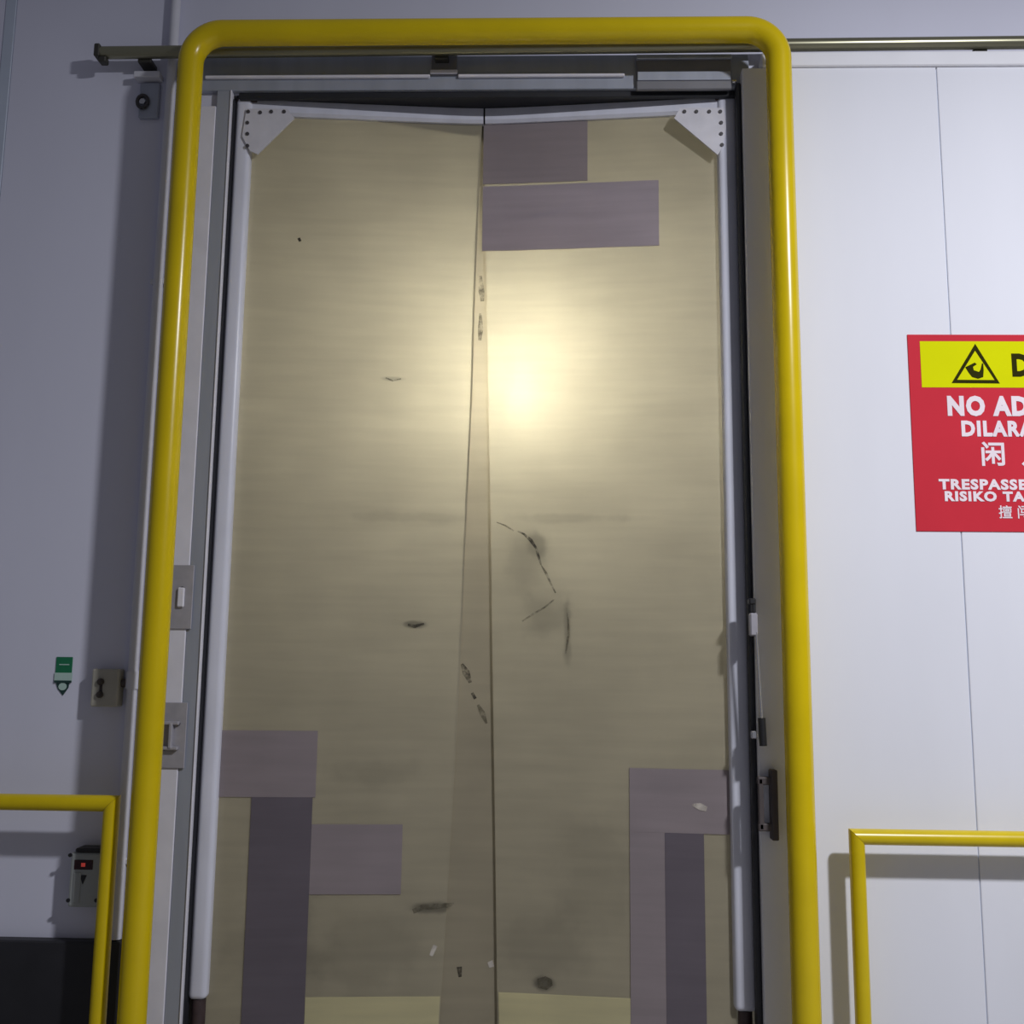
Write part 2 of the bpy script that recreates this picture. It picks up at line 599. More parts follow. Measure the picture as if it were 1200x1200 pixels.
def curved_sheet(fx0, fx1, z0, z1, off0, off1, nx=18, nz=16, ripple=0.0):
    """slab that follows prof(): x from fx0(z) to fx1(z); off = distance in front of the surface"""
    bm = bmesh.new()
    grids = []
    for off in (off0, off1):
        gr = []
        for j in range(nz + 1):
            z = z0 + (z1 - z0) * j / nz
            a, b = fx0(z), fx1(z)
            row = []
            for i in range(nx + 1):
                x = a + (b - a) * i / nx
                rp = ripple * math.sin(x * 7 + 1.3) * math.sin(z * 2.1 + x)
                row.append(bm.verts.new((x, prof(x) - off + rp, z)))
            gr.append(row)
        grids.append(gr)
    A, B = grids
    for j in range(nz):
        for i in range(nx):
            bm.faces.new((A[j][i], A[j][i + 1], A[j + 1][i + 1], A[j + 1][i]))
            bm.faces.new((B[j][i], B[j + 1][i], B[j + 1][i + 1], B[j][i + 1]))
    for i in range(nx):
        bm.faces.new((A[0][i], B[0][i], B[0][i + 1], A[0][i + 1]))
        bm.faces.new((A[nz][i], A[nz][i + 1], B[nz][i + 1], B[nz][i]))
    for j in range(nz):
        bm.faces.new((A[j][0], A[j + 1][0], B[j + 1][0], B[j][0]))
        bm.faces.new((A[j][nx], B[j][nx], B[j + 1][nx], A[j + 1][nx]))
    return bm


SZ0 = 0.03
STZ_L = Z(235, 1172, 0.02)
STZ_R = Z(872, 1186, 0.02)
TOPZ = Z(300, 124.5, 0.03)                  # centre of the top bars at the hinge
line_l = [on(565, 141), on(557, 330), on(553, 470), on(546, 620), on(540, 770), on(527, 1000), on(515, 1200)]
line_r = [on(567, 141), on(569.5, 330), on(572, 470), on(575, 620), on(577, 770), on(580.5, 1000), on(583, 1200)]
BARH = 0.039


def leaf(side):
    left = side < 0
    hx = HXL if left else HXR
    root = thing('crash_door_leaf',
                 ('left leaf of yellowed plastic swing door, T-shaped patch low on its outer side' if left else
                  'right leaf of yellowed plastic swing door, two purple patches at its top'), 'door', (hx, 0.045, 0.0))
    sw = 0.037 if left else 0.044
    z0 = STZ_L if left else STZ_R
    zt = TOPZ + BARH
    # stile: rounded tube
    yc = 0.045
    obj('stile', box(hx - sw, hx + sw, yc - 0.036, yc + 0.036, z0, zt, 0.022, 4), 'tube', root, True)
    # top bar following the slightly pushed-in leaf
    xa = hx + (sw * 0.6 if left else -sw * 0.6)
    xb = CX - 0.004 if left else CX + 0.004
    n = 14
    bm = bmesh.new()
    rings = []
    for i in range(n + 1):
        x = xa + (xb - xa) * i / n
        y = prof(x)
        c = 0.012
        q = [(-0.026, -BARH + c), (-0.026, BARH - c), (-0.026 + c, BARH), (0.026 - c, BARH), (0.026, BARH - c),
             (0.026, -BARH + c), (0.026 - c, -BARH), (-0.026 + c, -BARH)]
        rings.append([bm.verts.new((x, y + dy, TOPZ + dz)) for dy, dz in q])
    for a, b in zip(rings, rings[1:]):
        for k in range(8):
            bm.faces.new((a[k], a[(k + 1) % 8], b[(k + 1) % 8], b[k]))
    bm.faces.new(rings[0])
    bm.faces.new(rings[-1])
    obj('top_bar', bm, 'tube', root)
    # corner gusset with rivets
    if left:
        gp = [(289, 128), (337, 128), (345, 139), (302, 181), (293, 177), (284, 160)]
        rv = [(291, 131), (305, 132), (318, 131), (333, 131), (290, 144), (290, 157), (290, 171)]
    else:
        gp = [(797, 127), (848, 127), (851, 150), (847, 172), (841, 182), (790, 139)]
        rv = [(802, 131), (816, 131), (831, 131), (844, 131), (845, 144), (845, 157), (846, 170)]
    pts = [at(a, b, 0.004) for a, b in gp]
    gu = obj('gusset', prism([(p.x, p.z) for p in pts], 0.0, 0.0085), 'gusset', root)
    for a, b in rv:
        p = at(a, b, 0.0)
        obj('rivet', tube([(p.x, 0.0005, p.z), (p.x, -0.004, p.z)], 0.0085, 8), 'rivet', gu)
    # hinge blocks
    if left:
        p, q = at(275, 111, 0.02), at(301, 125, 0.02)
    else:
        p, q = at(838, 106, 0.02), at(868, 124, 0.02)
    xx0, xx1 = (OX0 + 0.0125, q.x) if left else (p.x, OX1 - 0.0125)
    obj('hinge_block', box(xx0, xx1, 0.012, 0.08, zt + 0.001, OZ1 - 0.0285, 0.004, 1), 'hinge', root)
    obj('pivot_foot', tube([(hx, yc, 0.0), (hx, yc, z0 - 0.0005)], 0.028, 12), 'hinge', root, True)
    obj('hinge_seal', box(hx - (sw + 0.012) if left else hx + sw - 0.002, hx - sw + 0.002 if left else hx + (sw + 0.012),
                          yc - 0.008, yc + 0.022, z0 + 0.02, zt - 0.02), 'rubber', root)
    # the sheet
    edge = line_l if left else line_r
    off = (-0.004, 0.000) if left else (-0.003, 0.001)
    zs1 = TOPZ - BARH + 0.004
    fe = lambda z: interp(edge, z)
    fh = lambda z: hx + (sw - 0.012 if left else -sw + 0.012)
    sh = obj('pvc_sheet', curved_sheet(fh if left else fe, fe if left else fh, SZ0, zs1, off[0], off[1], 24, 28), 'pvc_left' if left else 'pvc_right', root, True)
    return root, sh, off[1], hx, sw


def stain(px, py, rxp, rzp, k, hx):
    x, z = on(px, py)
    return (x - hx, z, rxp / 285.0, rzp / 285.0, k)


stL = [stain(485, 606, 75, 9, .14, HXL), stain(508, 1064, 34, 7, .45, HXL), stain(430, 1120, 70, 50, .11, HXL), stain(486, 732, 16, 5, .4, HXL),
       stain(330, 1120, 60, 90, .15, HXL), stain(460, 444, 20, 4, .3, HXL), stain(440, 905, 70, 18, .10, HXL)]
stR = [stain(615, 660, 34, 45, .15, HXR), stain(640, 722, 36, 40, .17, HXR), stain(665, 738, 6, 40, .25, HXR), stain(660, 607, 90, 8, .16, HXR),
       stain(640, 1110, 60, 45, .11, HXR), stain(637, 1152, 14, 9, .5, HXR), stain(700, 1030, 60, 70, .10, HXR), stain(628, 640, 14, 18, .22, HXR)]
for nm, stn in (('pvc_left', stL), ('pvc_right', stR)):
    M[nm] = pvc_mat('yellowed_' + nm, (0.50, 0.455, 0.345), (0.90, 0.87, 0.76), trans=0.44, clear=0.13, cl_rough=0.75, sharp=0.075, stains=stn)

leafL, sheetL, offL, hxL, swL = leaf(-1)
leafR, sheetR, offR, hxR, swR = leaf(1)


def rect_patch(name, parent, off, x0y0, x1y1, material, th=0.003, lift=0.0006, x_lim=None, zmin=None):
    (ax, az), (bx, bz) = on(*x0y0), on(*x1y1)
    z0, z1 = min(az, bz), max(az, bz)
    if zmin is not None:
        z0 = zmin
    xl, xr = min(ax, bx), max(ax, bx)
    return obj(name, curved_sheet(lambda z: xl, lambda z: xr, z0, z1, off + lift, off + lift + th, 8, 2), material, parent)


# repair patches
sl = hxL + swL + 0.001
sr = hxR - swR - 0.001
rect_patch('repair_patch', sheetR, offR, (567, 147), (688.5, 212), 'patch')
rect_patch('repair_patch', sheetR, offR, (566, 219), (772.5, 288), 'patch_light')
pl, pr = on(738, 1000)[0], on(825, 1000)[0]
zt0 = on(790, 901)[1]
zt1 = on(790, 976)[1]
obj('repair_patch', curved_sheet(lambda z: pl, lambda z: sr, zt1, zt0, offR + .0006, offR + .0036, 8, 2), 'patch', sheetR)
pm = on(779, 1000)[0]
obj('repair_patch', curved_sheet(lambda z: pl, lambda z: pm - 0.0005, SZ0 + 0.002, zt1 - 0.0005, offR + .0006, offR + .0036, 4, 4), 'patch', sheetR)
obj('repair_patch', curved_sheet(lambda z: pm, lambda z: pr, SZ0 + 0.002, zt1 - 0.0005, offR + .0006, offR + .0042, 4, 4), 'patch_dark', sheetR)
pa = on(371, 900)[0]
za, zb = on(310, 856)[1], on(310, 934)[1]
obj('repair_patch', curved_sheet(lambda z: sl, lambda z: pa, zb, za, offL + .0006, offL + .0036, 8, 2), 'patch', sheetL)
pb0, pb1 = on(292, 1000)[0], on(364, 1000)[0]
obj('repair_patch', curved_sheet(lambda z: pb0, lambda z: pb1, SZ0 + 0.002, zb - 0.0005, offL + .0006, offL + .0042, 6, 4), 'patch_dark', sheetL)
pc = on(471, 1000)[0]
zc, zd = on(420, 966)[1], on(420, 1048)[1]
obj('repair_patch', curved_sheet(lambda z: pb1 + 0.0005, lambda z: pc, zd, zc, offL + .0006, offL + .0036, 6, 2), 'patch', sheetL)
# pale strips along the lower edge
zl = on(440, 1168)[1]
obj('bottom_strip', curved_sheet(lambda z: pb1 + 0.001, lambda z: interp(line_l, z) - 0.004, SZ0 + .002, zl, offL + .0006, offL + .003, 6, 2), 'strip', sheetL)
zr = on(660, 1166)[1]
obj('bottom_strip', curved_sheet(lambda z: interp(line_r, z) + 0.006, lambda z: pl - 0.001, SZ0 + .002, zr, offR + .0006, offR + .003, 6, 2), 'strip', sheetR)


def scuff(parent, off, pts, w, material):
    """thin tapering mark on the sheet through photo points"""
    P = [on(a, b) for a, b in pts]
    w *= 1.5
    bm = bmesh.new()
    Lf, Rt = [], []
    n = len(P)
    for i, (x, z) in enumerate(P):
        a = Vector(P[max(i - 1, 0)])
        b = Vector(P[min(i + 1, n - 1)])
        t = (b - a).normalized()
        k = w * (0.35 + 0.65 * math.sin(math.pi * (i + 0.35) / (n - 0.3))) * random.uniform(0.6, 1.25)
        nx, nz = -t.y * k, t.x * k
        y = prof(x) - off - 0.0012
        Lf.append(bm.verts.new((x + nx, y, z + nz)))
        Rt.append(bm.verts.new((x - nx, y, z - nz)))
    for i in range(n - 1):
        bm.faces.new((Lf[i], Lf[i + 1], Rt[i + 1], Rt[i]))
    r = bmesh.ops.extrude_face_region(bm, geom=bm.faces[:])
    bmesh.ops.translate(bm, verts=[v for v in r['geom'] if isinstance(v, bmesh.types.BMVert)], vec=(0, 0.0008, 0))
    return obj('scuff_mark', bm, material, parent)


flap = obj('centre_flap', curved_sheet(lambda z: interp(line_l, z) - 0.004, lambda z: interp(line_r, z) + 0.003, SZ0, TOPZ - BARH - 0.002,
                                      -0.016, -0.013, 6, 28), 'pvc_flap', leafL, True)
scuff(sheetR, offR, [(606, 622), (614, 626), (622, 633), (628, 642), (631, 652), (634, 662)], 0.005, 'scuff')
scuff(sheetR, offR, [(634, 662), (640, 672), (646, 685), (651, 695)], 0.004, 'scuff_soft')
scuff(sheetR, offR, [(664, 712), (666, 728), (666, 745), (663, 766)], 0.004, 'scuff_soft')
scuff(sheetR, offR, [(582, 612), (592, 616), (602, 622)], 0.003, 'scuff_soft')
scuff(sheetR, offR, [(612, 728), (624, 720), (638, 712), (650, 702)], 0.003, 'scuff_soft')
scuff(flap, -0.0128, [(541, 778), (546, 788), (551, 800)], 0.009, 'scuff')
scuff(flap, -0.0128, [(553, 812), (557, 819)], 0.008, 'scuff')
scuff(flap, -0.0128, [(560, 826), (565, 836), (570, 848)], 0.007, 'scuff_soft')
scuff(sheetL, offL, [(478, 732), (486, 734), (497, 731)], 0.005, 'scuff')
scuff(sheetL, offL, [(484, 1068), (496, 1063), (512, 1062), (532, 1060)], 0.012, 'scuff_soft')
scuff(sheetL, offL, [(452, 443), (460, 446), (470, 444)], 0.003, 'scuff_soft')
scuff(sheetL, offL, [(350, 279), (352, 283)], 0.006, 'scuff')
scuff(flap, -0.0128, [(563, 322), (564, 340), (565, 352)], 0.008, 'scuff_soft')
scuff(flap, -0.0128, [(563, 366), (563, 385), (562, 398)], 0.008, 'scuff_soft')
scuff(sheetR, offR, [(630, 1152), (640, 1152), (647, 1151)], 0.016, 'scuff_soft')
scuff(flap, -0.0128, [(538, 1134), (539, 1146)], 0.008, 'scuff')
scuff(sheetR, offR, [(608, 258), (630, 252), (655, 248), (675, 245)], 0.004, 'patch')
scuff(sheetR, offR + .004, [(812, 943), (820, 945), (828, 948)], 0.009, 'scuff_pale')
scuff(flap, -0.0128, [(572, 1132), (578, 1130)], 0.010, 'scuff_pale')
scuff(sheetL, offL, [(505, 1120), (510, 1108)], 0.008, 'scuff_pale')


# ================================================================== lamp in the cold room
g = ray(612, 466)
LP = CAM + g * ((0.80 - CAM.y) / g.y)
lamp = thing('bulkhead_lamp', 'warm lamp glowing through the right leaf of the cloudy plastic door', 'lamp', (LP.x, LP.y, cz1))
bm = bmesh.new()
bmesh.ops.create_uvsphere(bm, u_segments=20, v_segments=12, radius=0.06)
bmesh.ops.translate(bm, verts=bm.verts, vec=LP)
for v in bm.verts:
    v.co.z = LP.z + (v.co.z - LP.z) * 1.9
M['lampglass'] = mat('warm_lamp_glass', (0.9, 0.85, 0.7), 0.4, emit=(1.0, 0.95, 0.81), estr=350.0)
obj('globe', bm, 'lampglass', lamp, True)
obj('lamp_cap', tube([(LP.x, LP.y, LP.z + 0.12), (LP.x, LP.y, LP.z + 0.20)], 0.06, 16), 'alu', lamp, True)
obj('drop_rod', tube([(LP.x, LP.y, LP.z + 0.20), (LP.x, LP.y, cz1)], 0.012, 8), 'alu', lamp, True)

# ================================================================== sliding insulated leaf, parked open
LY0, LY1 = -0.088, -0.012
lx0 = X(873, 220, LY0)
lx1 = lx0 + 2.35
lz0, lz1 = 0.06, Z(1000, 79, LY0)
slide = thing('sliding_cold_door', 'white insulated sliding door panel parked open to the right of doorway', 'door', (lx0, LY0, lz0))
sx = X(1097.5, 85, LY0)
obj('door_panel', box(lx0 + 0.0, sx - 0.0015, LY0, LY1, lz0, lz1, 0.004, 2), 'leaf', slide)
obj('door_panel', box(sx + 0.0015, lx1, LY0, LY1, lz0, lz1, 0.004, 2), 'leaf', slide)
obj('joint_seal', box(sx - 0.0014, sx + 0.0014, LY0 + 0.006, LY1 - .01, lz0 + .01, lz1 - .01), 'joint', slide)
capz = Z(1000, 62.5, LY0)
obj('top_cap', box(X(893, 70, LY0), lx1 + 0.005, LY0 - 0.014, LY1, lz1 + 0.0005, capz, 0.004, 1), 'cap', slide)
obj('lead_seal', box(lx0 - 0.022, lx0 - 0.0005, LY0 + 0.025, LY1 + 0.002, lz0, lz1 - 0.05, 0.008, 2), 'rubber', slide)
for px in (907, 1330):
    x = X(px, 60, -0.08)
    obj('roller_hanger', box(x - 0.03, x + 0.03, -0.1, -0.045, capz + .0005, railz(x) - rr - .0005, 0.004, 1), 'alu_dark', slide)
# pull handle
hp0, hp1 = at(906, 903, LY0 - 0.05), at(909, 984, LY0 - 0.05)
hx_ = X(897, 944, LY0 - 0.04)
hd = None
bm = bmesh.new()
za_, zb_ = Z(905, 915, LY0 - .04), Z(905, 970, LY0 - .04)
zt_, zbm = Z(905, 902, LY0 - .04), Z(905, 985, LY0 - .04)
xo = X(908, 944, LY0 - 0.04)
xi = X(892, 944, LY0 - 0.04)
add_box(bm, xo - 0.014, xo + 0.012, LY0 - 0.05, LY0 - 0.0005, zbm, zt_, 0.005, 2)
add_box(bm, xi - 0.010, xi + 0.010, LY0 - 0.045, LY0 - 0.025, zb_ - 0.01, za_ + 0.01, 0.005, 2)
add_box(bm, xi - 0.012, xo + 0.004, LY0 - 0.045, LY0 - 0.020, za_ - 0.016, za_ + 0.014, 0.005, 2)
add_box(bm, xi - 0.012, xo + 0.004, LY0 - 0.045, LY0 - 0.020, zb_ - 0.014, zb_ + 0.016, 0.005, 2)
obj('pull_handle', bm, 'handle', slide)
# release lever with thin steel rod and black grip
pt, pb = at(886, 741, LY0 - .035), at(892.5, 842, LY0 - .035)
pe = at(894.5, 874, LY0 - .035)
lev = obj('lever_rod', tube([(pt.x, pt.y, pt.z), (pb.x, pb.y, pb.z)], 0.0055, 10), 'steel', slide, True)
obj('lever_grip', tube([(pb.x, pb.y, pb.z + .002), (pe.x, pe.y, pe.z)], 0.015, 12), 'black', lev, True)
pk = at(881, 705, LY0 - .02)
bm = bmesh.new()
add_box(bm, pk.x - 0.014, pk.x + 0.012, LY0 - 0.045, LY0 - .0005, pk.z - 0.012, pk.z + 0.012, 0.004, 1)
add_box(bm, pk.x - 0.002, pk.x + 0.012, LY0 - 0.04, LY0 - .0005, pk.z - 0.045, pk.z - 0.008, 0.003, 1)
obj('latch_hook', bm, 'black', slide)
bm = bmesh.new()
add_box(bm, pk.x - 0.012, pk.x + 0.018, LY0 - 0.04, LY0 - .0005, pt.z - 0.014, pk.z - 0.0455, 0.005, 1)
obj('lever_pivot', bm, 'plate', slide)
p = at(883, 862, LY0 - .01)
obj('lever_clip', box(p.x - 0.010, p.x + 0.012, LY0 - 0.025, LY0 - .0005, p.z - 0.012, p.z + 0.018, 0.004, 1), 'steel', slide)

# dark hanger box on the header, left of the sliding leaf
y0_ = -0.060
hb = thing('track_cover', 'dark grey box over the header beside the sliding door', 'cover', at(748, 104, -0.031))
ha, hb_ = X(746, 85, y0_), X(866, 85, y0_)
obj('cover_body', box(ha, hb_ - 0.03, y0_ + .01, -0.0305, Z(800, 103, y0_), Z(800, 67, y0_), 0.004, 1), 'alu_dark', hb)
obj('cover_lip', box(ha, hb_ - 0.03, y0_ - 0.004, y0_ + 0.0095, Z(800, 69, y0_), Z(800, 64, y0_), 0.002, 1), 'alu', hb)
obj('cover_groove', box(ha + .005, hb_ - 0.035, y0_ + 0.004, y0_ + .0095, Z(800, 93, y0_), Z(800, 83, y0_), 0.001, 1), 'alu', hb)
p = at(861, 93, y0_)
obj('cover_bolt', box(hb_ - 0.0295, hb_ - 0.006, y0_ + .01, y0_ + .05, p.z - .008, p.z + .008, 0.004, 1), 'steel', hb)

# ================================================================== yellow goal post
GY = -0.22
gr_ = 0.0525
gxl, gxr = X(190, 620, GY), X(928, 600, GY)
gz = Z(560, 37, GY)
R = 0.135
pts = [(gxl, GY, 0.0), (gxl, GY, 1.0), (gxl, GY, 2.0), (gxl, GY, 3.0)]
pts += [(x, GY, z) for x, z in arc(gxl + R, gz - R, R, 180, 90, 14)]
pts += [(x, GY, z) for x, z in arc(gxr - R, gz - R, R, 90, 0, 14)]
pts += [(gxr, GY, 3.0), (gxr, GY, 2.0), (gxr, GY, 1.0), (gxr, GY, 0.0)]
gp = thing('goal_post_barrier', 'large yellow steel pipe arch standing round the doorway', 'barrier', (gxl, GY, 0.0))
obj('pipe_arch', tube(pts, gr_, 28), 'yellow', gp, True)
for x in (gxl, gxr):
    obj('base_plate', box(x - 0.10, x + 0.10, GY - 0.10, GY + 0.10, 0.0005, 0.012, 0.003, 1), 'yellow', gp)

# ================================================================== guard rails
def guard(label, px_post, py_post, y_top, Y, r, direction, far_x, posts):
    x = X(px_post, py_post, Y)
    z = Z(px_post, y_top, Y)
    root = thing('guard_rail', label, 'guard rail', (x, Y, 0.0), 'low yellow pipe guard rails beside the doorway')
    # mitred top rail and post
    k = 18
    bm = bmesh.new()
    e = far_x
    s = direction

    def ring(fn):
        return [bm.verts.new(fn(2 * math.pi * i / k)) for i in range(k)]
    # mitre: for the horizontal pipe, the cut end lies on x = x + s*(z-offset)
    A = ring(lambda t: (x - s * (r * math.sin(t)), Y + r * math.cos(t), z + r * math.sin(t)))
    B = ring(lambda t: (e, Y + r * math.cos(t), z + r * math.sin(t)))
    for i in range(k):
        j = (i + 1) % k
        bm.faces.new((A[i], A[j], B[j], B[i]))
    bm.faces.new(A)
    bm.faces.new(B)
    obj('top_rail', bm, 'yellow_rail', root, True)
    bm = bmesh.new()

    def ring2(fn):
        return [bm.verts.new(fn(2 * math.pi * i / k)) for i in range(k)]
    A = ring2(lambda t: (x + r * math.sin(t) - 0.0006 * s, Y + r * math.cos(t), z - s * (r * math.sin(t)) - 0.0008))
    B = ring2(lambda t: (x + r * math.sin(t) - 0.0006 * s, Y + r * math.cos(t), 0.0))
    for i in range(k):
        j = (i + 1) % k
        bm.faces.new((A[i], A[j], B[j], B[i]))
    bm.faces.new(A)
    bm.faces.new(B)
    obj('post', bm, 'yellow_rail', root, True)
    for q in posts:
        obj('post', tube([(q, Y, 0.0), (q, Y, z - r * 0.9)], r, k), 'yellow_rail', root, True)
    return root


guard('low yellow pipe guard rail at the left edge, below the green sticker', 128.5, 980, 941.5, -0.165, 0.031, -1, -3.3, (-3.2,))
guard('low yellow pipe guard rail at the right edge, below the red sign', 1006.5, 1050, 980.5, -0.195, 0.029, 1, 3.4, (3.3,))

# ================================================================== conduit, boxes, sticker on the left wall
cdx = X(168, 600, -0.024)
cd = thing('conduit_pipe', 'thin white conduit pipe running down the wall beside the left yellow post', 'pipe', (cdx, -0.024, skz))
obj('pipe', tube([(cdx, -0.024, skz + 0.004), (cdx, -0.024, 3.0), (cdx, -0.024, WZ1)], 0.021, 16), 'conduit', cd, True)
fz = Z(152, 797, -0.024)
fit = obj('tee_fitting', tube([(cdx, -0.024, fz - 0.035), (cdx, -0.024, fz + 0.035)], 0.027, 16), 'conduit', cd, True)
bx1 = X(141, 805, -0.04)
obj('branch', tube([(cdx - 0.02, -0.026, fz - .012), (bx1 + 0.001, -0.026, fz - .012)], 0.017, 12), 'handle', cd, True)
for py in (330, 1010):
    zz = Z(168, py, -0.024)
    obj('pipe_clip', box(cdx - 0.034, cdx + 0.034, -0.030, -0.0005, zz - 0.012, zz + 0.012, 0.004, 1), 'conduit', cd)

sw0 = at(106.5, 828, -0.05)
sw1 = at(140, 784, -0.05)
sb = thing('switch_box', 'small beige wall switch box with two dark buttons beside the conduit', 'switch', (sw0.x, -0.001, sw0.z))
obj('box_body', box(sw0.x, bx1, -0.062, -0.001, sw0.z, sw1.z, 0.007, 2), 'beige', sb)
for (a, b) in ((118, 799), (117, 814)):
    p = at(a, b, -0.065)
    obj('push_button', tube([(p.x, -0.0615, p.z), (p.x, -0.072, p.z), (p.x, -0.076, p.z)], 0.0135, 14, radii=[0.0135, 0.0135, 0.009]), 'knob', sb, True)
p = at(118, 806.5, -0.064)
obj('face_plate', box(p.x - 0.006, p.x + 0.006, -0.0632, -0.0622, p.z - 0.018, p.z + 0.018), 'knob', sb)

c0, c1 = at(79, 1063, -0.07), at(121, 999, -0.07)
cb = thing('control_box', 'grey control box with red lit display behind the left guard post', 'control box', (c0.x, -0.001, c0.z))
cbd = obj('box_body', box(c0.x, c1.x, -0.075, -0.001, c0.z, c1.z, 0.010, 2), 'ctrl', cb)
p0, p1 = at(91, 1008, -0.08), at(121, 997, -0.08)
obj('top_lid', box(X(88, 1000, -.08), c1.x - .004, -0.082, -0.001, c1.z + .0005, c1.z + .016, 0.004, 1), 'black', cb)
p0, p1 = at(86.5, 1019, -0.078), at(109, 1008, -0.078)
dw = obj('display_window', box(p0.x, p1.x, -0.0775, -0.0752, p0.z, p1.z, 0.001, 1), 'ledwin', cb)
p = at(97.5, 1013.5, -0.078)
obj('display_digit', box(p.x - 0.008, p.x + 0.008, -0.0785, -0.0777, p.z - 0.007, p.z + 0.007), 'led', dw)
p = at(97, 1030, -0.078)
obj('mark_triangle', prism([(p.x - .014, p.z + .014), (p.x + .014, p.z + .014), (p.x, p.z - .022)], -0.0765, -0.0752), 'black', cb)
p0, p1 = at(84, 1058, -0.078), at(95, 1023, -0.078)
obj('cover_flap', box(p0.x, p1.x, -0.078, -0.0752, p0.z, p1.z, 0.001, 1), 'ctrl', cb)
for (a, b) in ((82.5, 1002), (80, 1055), (113, 1055)):
    p = at(a, b, -0.075)
    obj('corner_screw', tube([(p.x, -0.0745, p.z), (p.x, -0.079, p.z)], 0.008, 8), 'black', cb)

q0, q1 = at(64.5, 796, -0.002), at(85.5, 770, -0.002)
gs = thing('green_tag_sticker', 'small green sticker with pointed tip on the wall left of switch box', 'sticker', (q0.x, -0.001, Z(74, 814, -.002)))
obj('green_field', box(q0.x, q1.x, -0.004, -0.0005, q0.z, q1.z, 0.0008, 1), 'green', gs)
b0, b1 = at(63.5, 798.5, -0.004), at(85, 788.5, -0.004)
bd = obj('pale_band', box(b0.x, b1.x, -0.0055, -0.0042, b0.z, b1.z), 'sticker_pale', gs)
e0, e1 = at(63.5, 800, -0.004), at(84, 797.5, -0.004)
obj('band_edge', box(e0.x, e1.x, -0.0062, -0.0044, e0.z, e1.z), 'sticker_dark', gs)
tip = [at(a, b, -0.003) for a, b in ((65.5, 800.5), (81, 800.5), (80, 806), (73.5, 815), (67.5, 807))]
obj('tip', prism([(p.x, p.z) for p in tip], -0.003, -0.0005), 'sticker_dark', gs)
cc = at(73.4, 804.6, -0.003)
obj('badge', prism([(cc.x + 0.017 * math.cos(t * math.pi / 8), cc.z + 0.015 * math.sin(t * math.pi / 8)) for t in range(16)], -0.0045, -0.0032), 'sticker_pale', gs)
obj('print_bar', box(q0.x + .014, q1.x - .012, -0.0048, -0.0042, q0.z + .058, q0.z + .062), 'sticker_pale', gs)

# ================================================================== warning sign on the sliding leaf
SY = LY0 - 0.004
s0, s1 = at(1074, 622.5, SY), at(1074, 392, SY)
sgx0 = s0.x
scx = X(1232, 500, SY)
sgx1 = 2 * scx - sgx0
sign = thing('warning_sign', 'red and yellow multilingual no admittance warning sign on the white sliding door', 'sign', (scx, SY, s0.z))
obj('sign_board', box(sgx0, sgx1, SY, LY0 - 0.0006, s0.z, s1.z, 0.001, 1), 'sign_red', sign)
yt, yb = Z(1090, 400, SY), Z(1090, 454, SY)
yx0 = X(1079, 427, SY)
yel = obj('yellow_band', box(yx0, 2 * scx - yx0, SY - 0.0012, SY - 0.0002, yb, yt), 'sign_yellow', sign)


def split_words(me, gap, parent):
    """one mesh for each word of a line"""
    src = bmesh.new()
    src.from_mesh(me)
    seen, isl = set(), []
    for v in src.verts:
        if v in seen:
            continue
        stack, comp = [v], []
        seen.add(v)
        while stack:
            u = stack.pop()
            comp.append(u)
            for e in u.link_edges:
                w = e.other_vert(u)
                if w not in seen:
                    seen.add(w)
                    stack.append(w)
        isl.append((min(u.co.x for u in comp), max(u.co.x for u in comp), {u.index for u in comp}))
    isl.sort(key=lambda t: t[0])
    words = []
    for a, b, ids in isl:
        if words and a - words[-1][0] < gap:
            words[-1][0] = max(words[-1][0], b)
            words[-1][1] |= ids
        else:
            words.append([b, set(ids)])
    src.free()
    for _, ids in words:
        bm = bmesh.new()
        bm.from_mesh(me)
        bm.verts.ensure_lookup_table()
        bmesh.ops.delete(bm, geom=[v for v in bm.verts if v.index not in ids], context='VERTS')
        m2 = bpy.data.meshes.new('lettering')
        bm.to_mesh(m2)
        bm.free()
        m2.materials.append(me.materials[0])
        r = bpy.data.objects.new('lettering', m2)
        C.objects.link(r)
        r.parent = parent


def text(body, x, z, size, material, parent, align='CENTER', bold=0.0, width=None, spacing=1.16, y=SY - 0.0014):
    cu = bpy.data.curves.new('lettering', 'FONT')
    cu.body = body
    cu.size = size
    cu.align_x = align
    cu.align_y = 'CENTER'
    cu.offset = bold
    cu.extrude = 0.0004
    cu.space_character = spacing
    cu.resolution_u = 3
    o = bpy.data.objects.new('tmp_text', cu)
    C.objects.link(o)
    bpy.context.view_layer.update()
    me = bpy.data.meshes.new_from_object(o.evaluated_get(bpy.context.evaluated_depsgraph_get()))
    bpy.data.objects.remove(o)
    xs = [v.co.x for v in me.vertices]
    ys = [v.co.y for v in me.vertices]
    k = 1.0
    if width and xs:
        k = width / (max(xs) - min(xs))
    cxm = (max(xs) + min(xs)) / 2 if align == 'CENTER' else min(xs)
    czm = (max(ys) + min(ys)) / 2
    me.transform(Matrix(((k, 0, 0, -cxm * k), (0, 1, 0, -czm), (0, 0, 1, 0), (0, 0, 0, 1))))
    me.transform(Matrix.Rotation(math.radians(90), 4, 'X'))
    me.transform(Matrix.Translation(Vector((x, y, z)) - base_of(parent)))
    me.materials.clear()
    me.materials.append(M[material])
    if len(body) > 1 and ' ' in body:
        return split_words(me, size * 0.13, parent)
    r = bpy.data.objects.new('lettering', me)
    C.objects.link(r)
    r.parent = parent
    return r


def pxw(a, b, py):
    return X(b, py, SY) - X(a, py, SY)


def span(px0, py):
    return 2 * (scx - X(px0, py, SY))


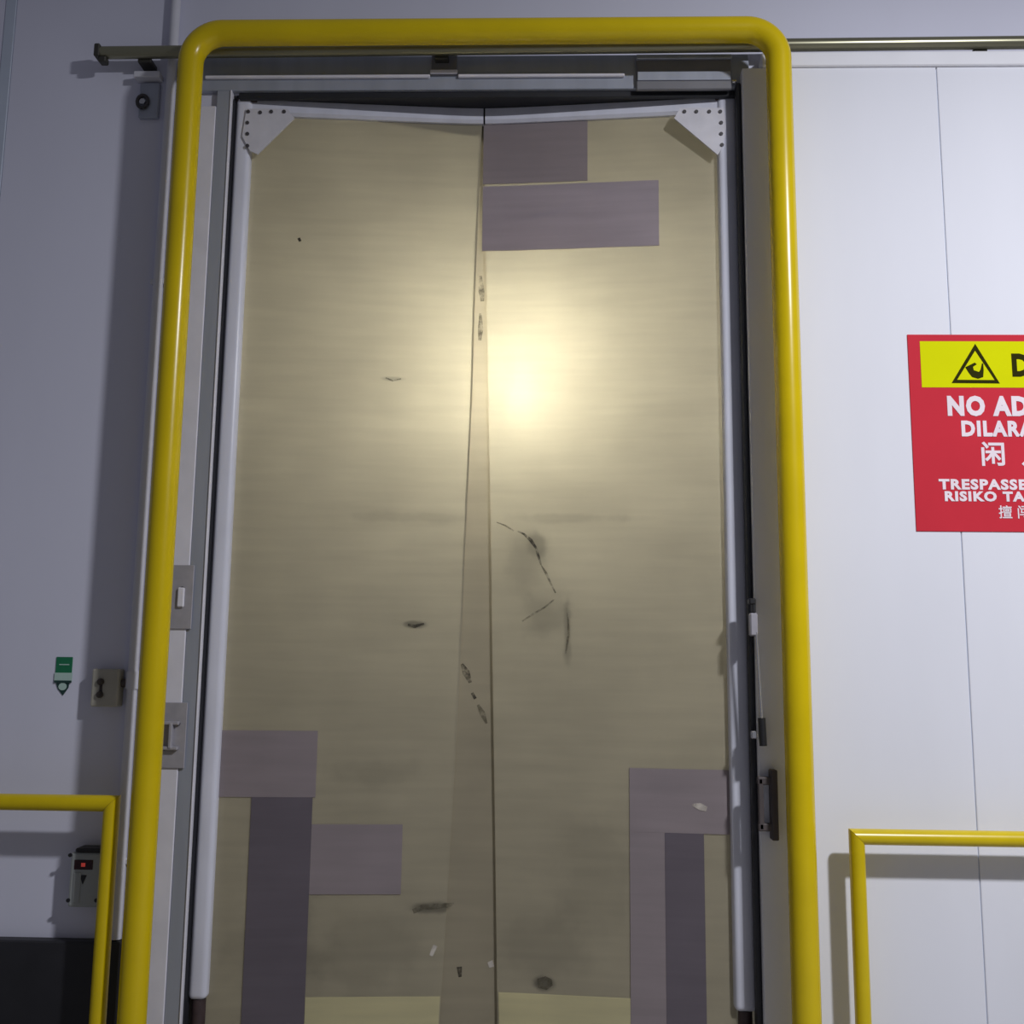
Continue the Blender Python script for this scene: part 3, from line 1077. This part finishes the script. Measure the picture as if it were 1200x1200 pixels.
text('DANGER', X(1185.5, 428, SY), Z(1190, 428, SY), 0.125, 'sign_black', sign, 'LEFT', 0.0065, pxw(1185.5, 1320, 428))
text('NO ADMITTANCE', scx, Z(1190, 476, SY), 0.105, 'sign_white', sign, 'CENTER', 0.006, span(1110, 476))
text('DILARANG MASUK', scx, Z(1190, 502.5, SY), 0.084, 'sign_white', sign, 'CENTER', 0.0042, span(1126.5, 502))
for i, ch in enumerate('闲人免进'):
    text(ch, X(1163.5 + 48 * i, 532, SY), Z(1190, 532, SY), 0.104, 'sign_white', sign, 'CENTER', 0.0024)
text('TRESPASSERS AT OWN RISK', scx, Z(1190, 568, SY), 0.055, 'sign_white', sign, 'CENTER', 0.0026, span(1100, 568))
text('RISIKO TANGGUNG SENDIRI', scx, Z(1190, 582, SY), 0.052, 'sign_white', sign, 'CENTER', 0.0026, span(1107, 582))
for i, ch in enumerate('擅闯后果自负'):
    text(ch, X(1178 + 21.5 * i, 600, SY), Z(1190, 600, SY), 0.056, 'sign_white', sign, 'CENTER', 0.0005)
# warning triangle with a hand
ty = SY - 0.0014


def tri(ax, ay, bx, by, cx, cy):
    return [(lambda p: (p.x, p.z))(at(u, v, SY)) for u, v in ((ax, ay), (bx, by), (cx, cy))]


outer = tri(1142.5, 403, 1171.5, 449.5, 1115, 449)
inner = tri(1142.5, 411, 1165.5, 445.5, 1121.5, 445.2)
bm = bmesh.new()
vo = [[bm.verts.new((x, yy, z)) for x, z in outer] for yy in (ty, ty - 0.0008)]
vi = [[bm.verts.new((x, yy, z)) for x, z in inner] for yy in (ty, ty - 0.0008)]
for i in range(3):
    j = (i + 1) % 3
    bm.faces.new((vo[1][i], vo[1][j], vi[1][j], vi[1][i]))
    bm.faces.new((vo[0][i], vi[0][i], vi[0][j], vo[0][j]))
    bm.faces.new((vo[0][i], vo[0][j], vo[1][j], vo[1][i]))
    bm.faces.new((vi[0][i], vi[1][i], vi[1][j], vi[0][j]))
obj('warning_triangle', bm, 'sign_black', sign)
hand = [(1131, 430.5), (1136, 428), (1142, 425), (1144.5, 427), (1140, 430), (1141, 434), (1147, 436), (1149, 433), (1150.5, 426),
        (1152, 426), (1152.5, 434), (1152, 442), (1146, 444), (1139, 442), (1135, 437)]
hp = [at(a, b, SY) for a, b in hand]
obj('hand_mark', prism([(p.x, p.z) for p in hp], ty - 0.0008, ty), 'sign_black', sign)
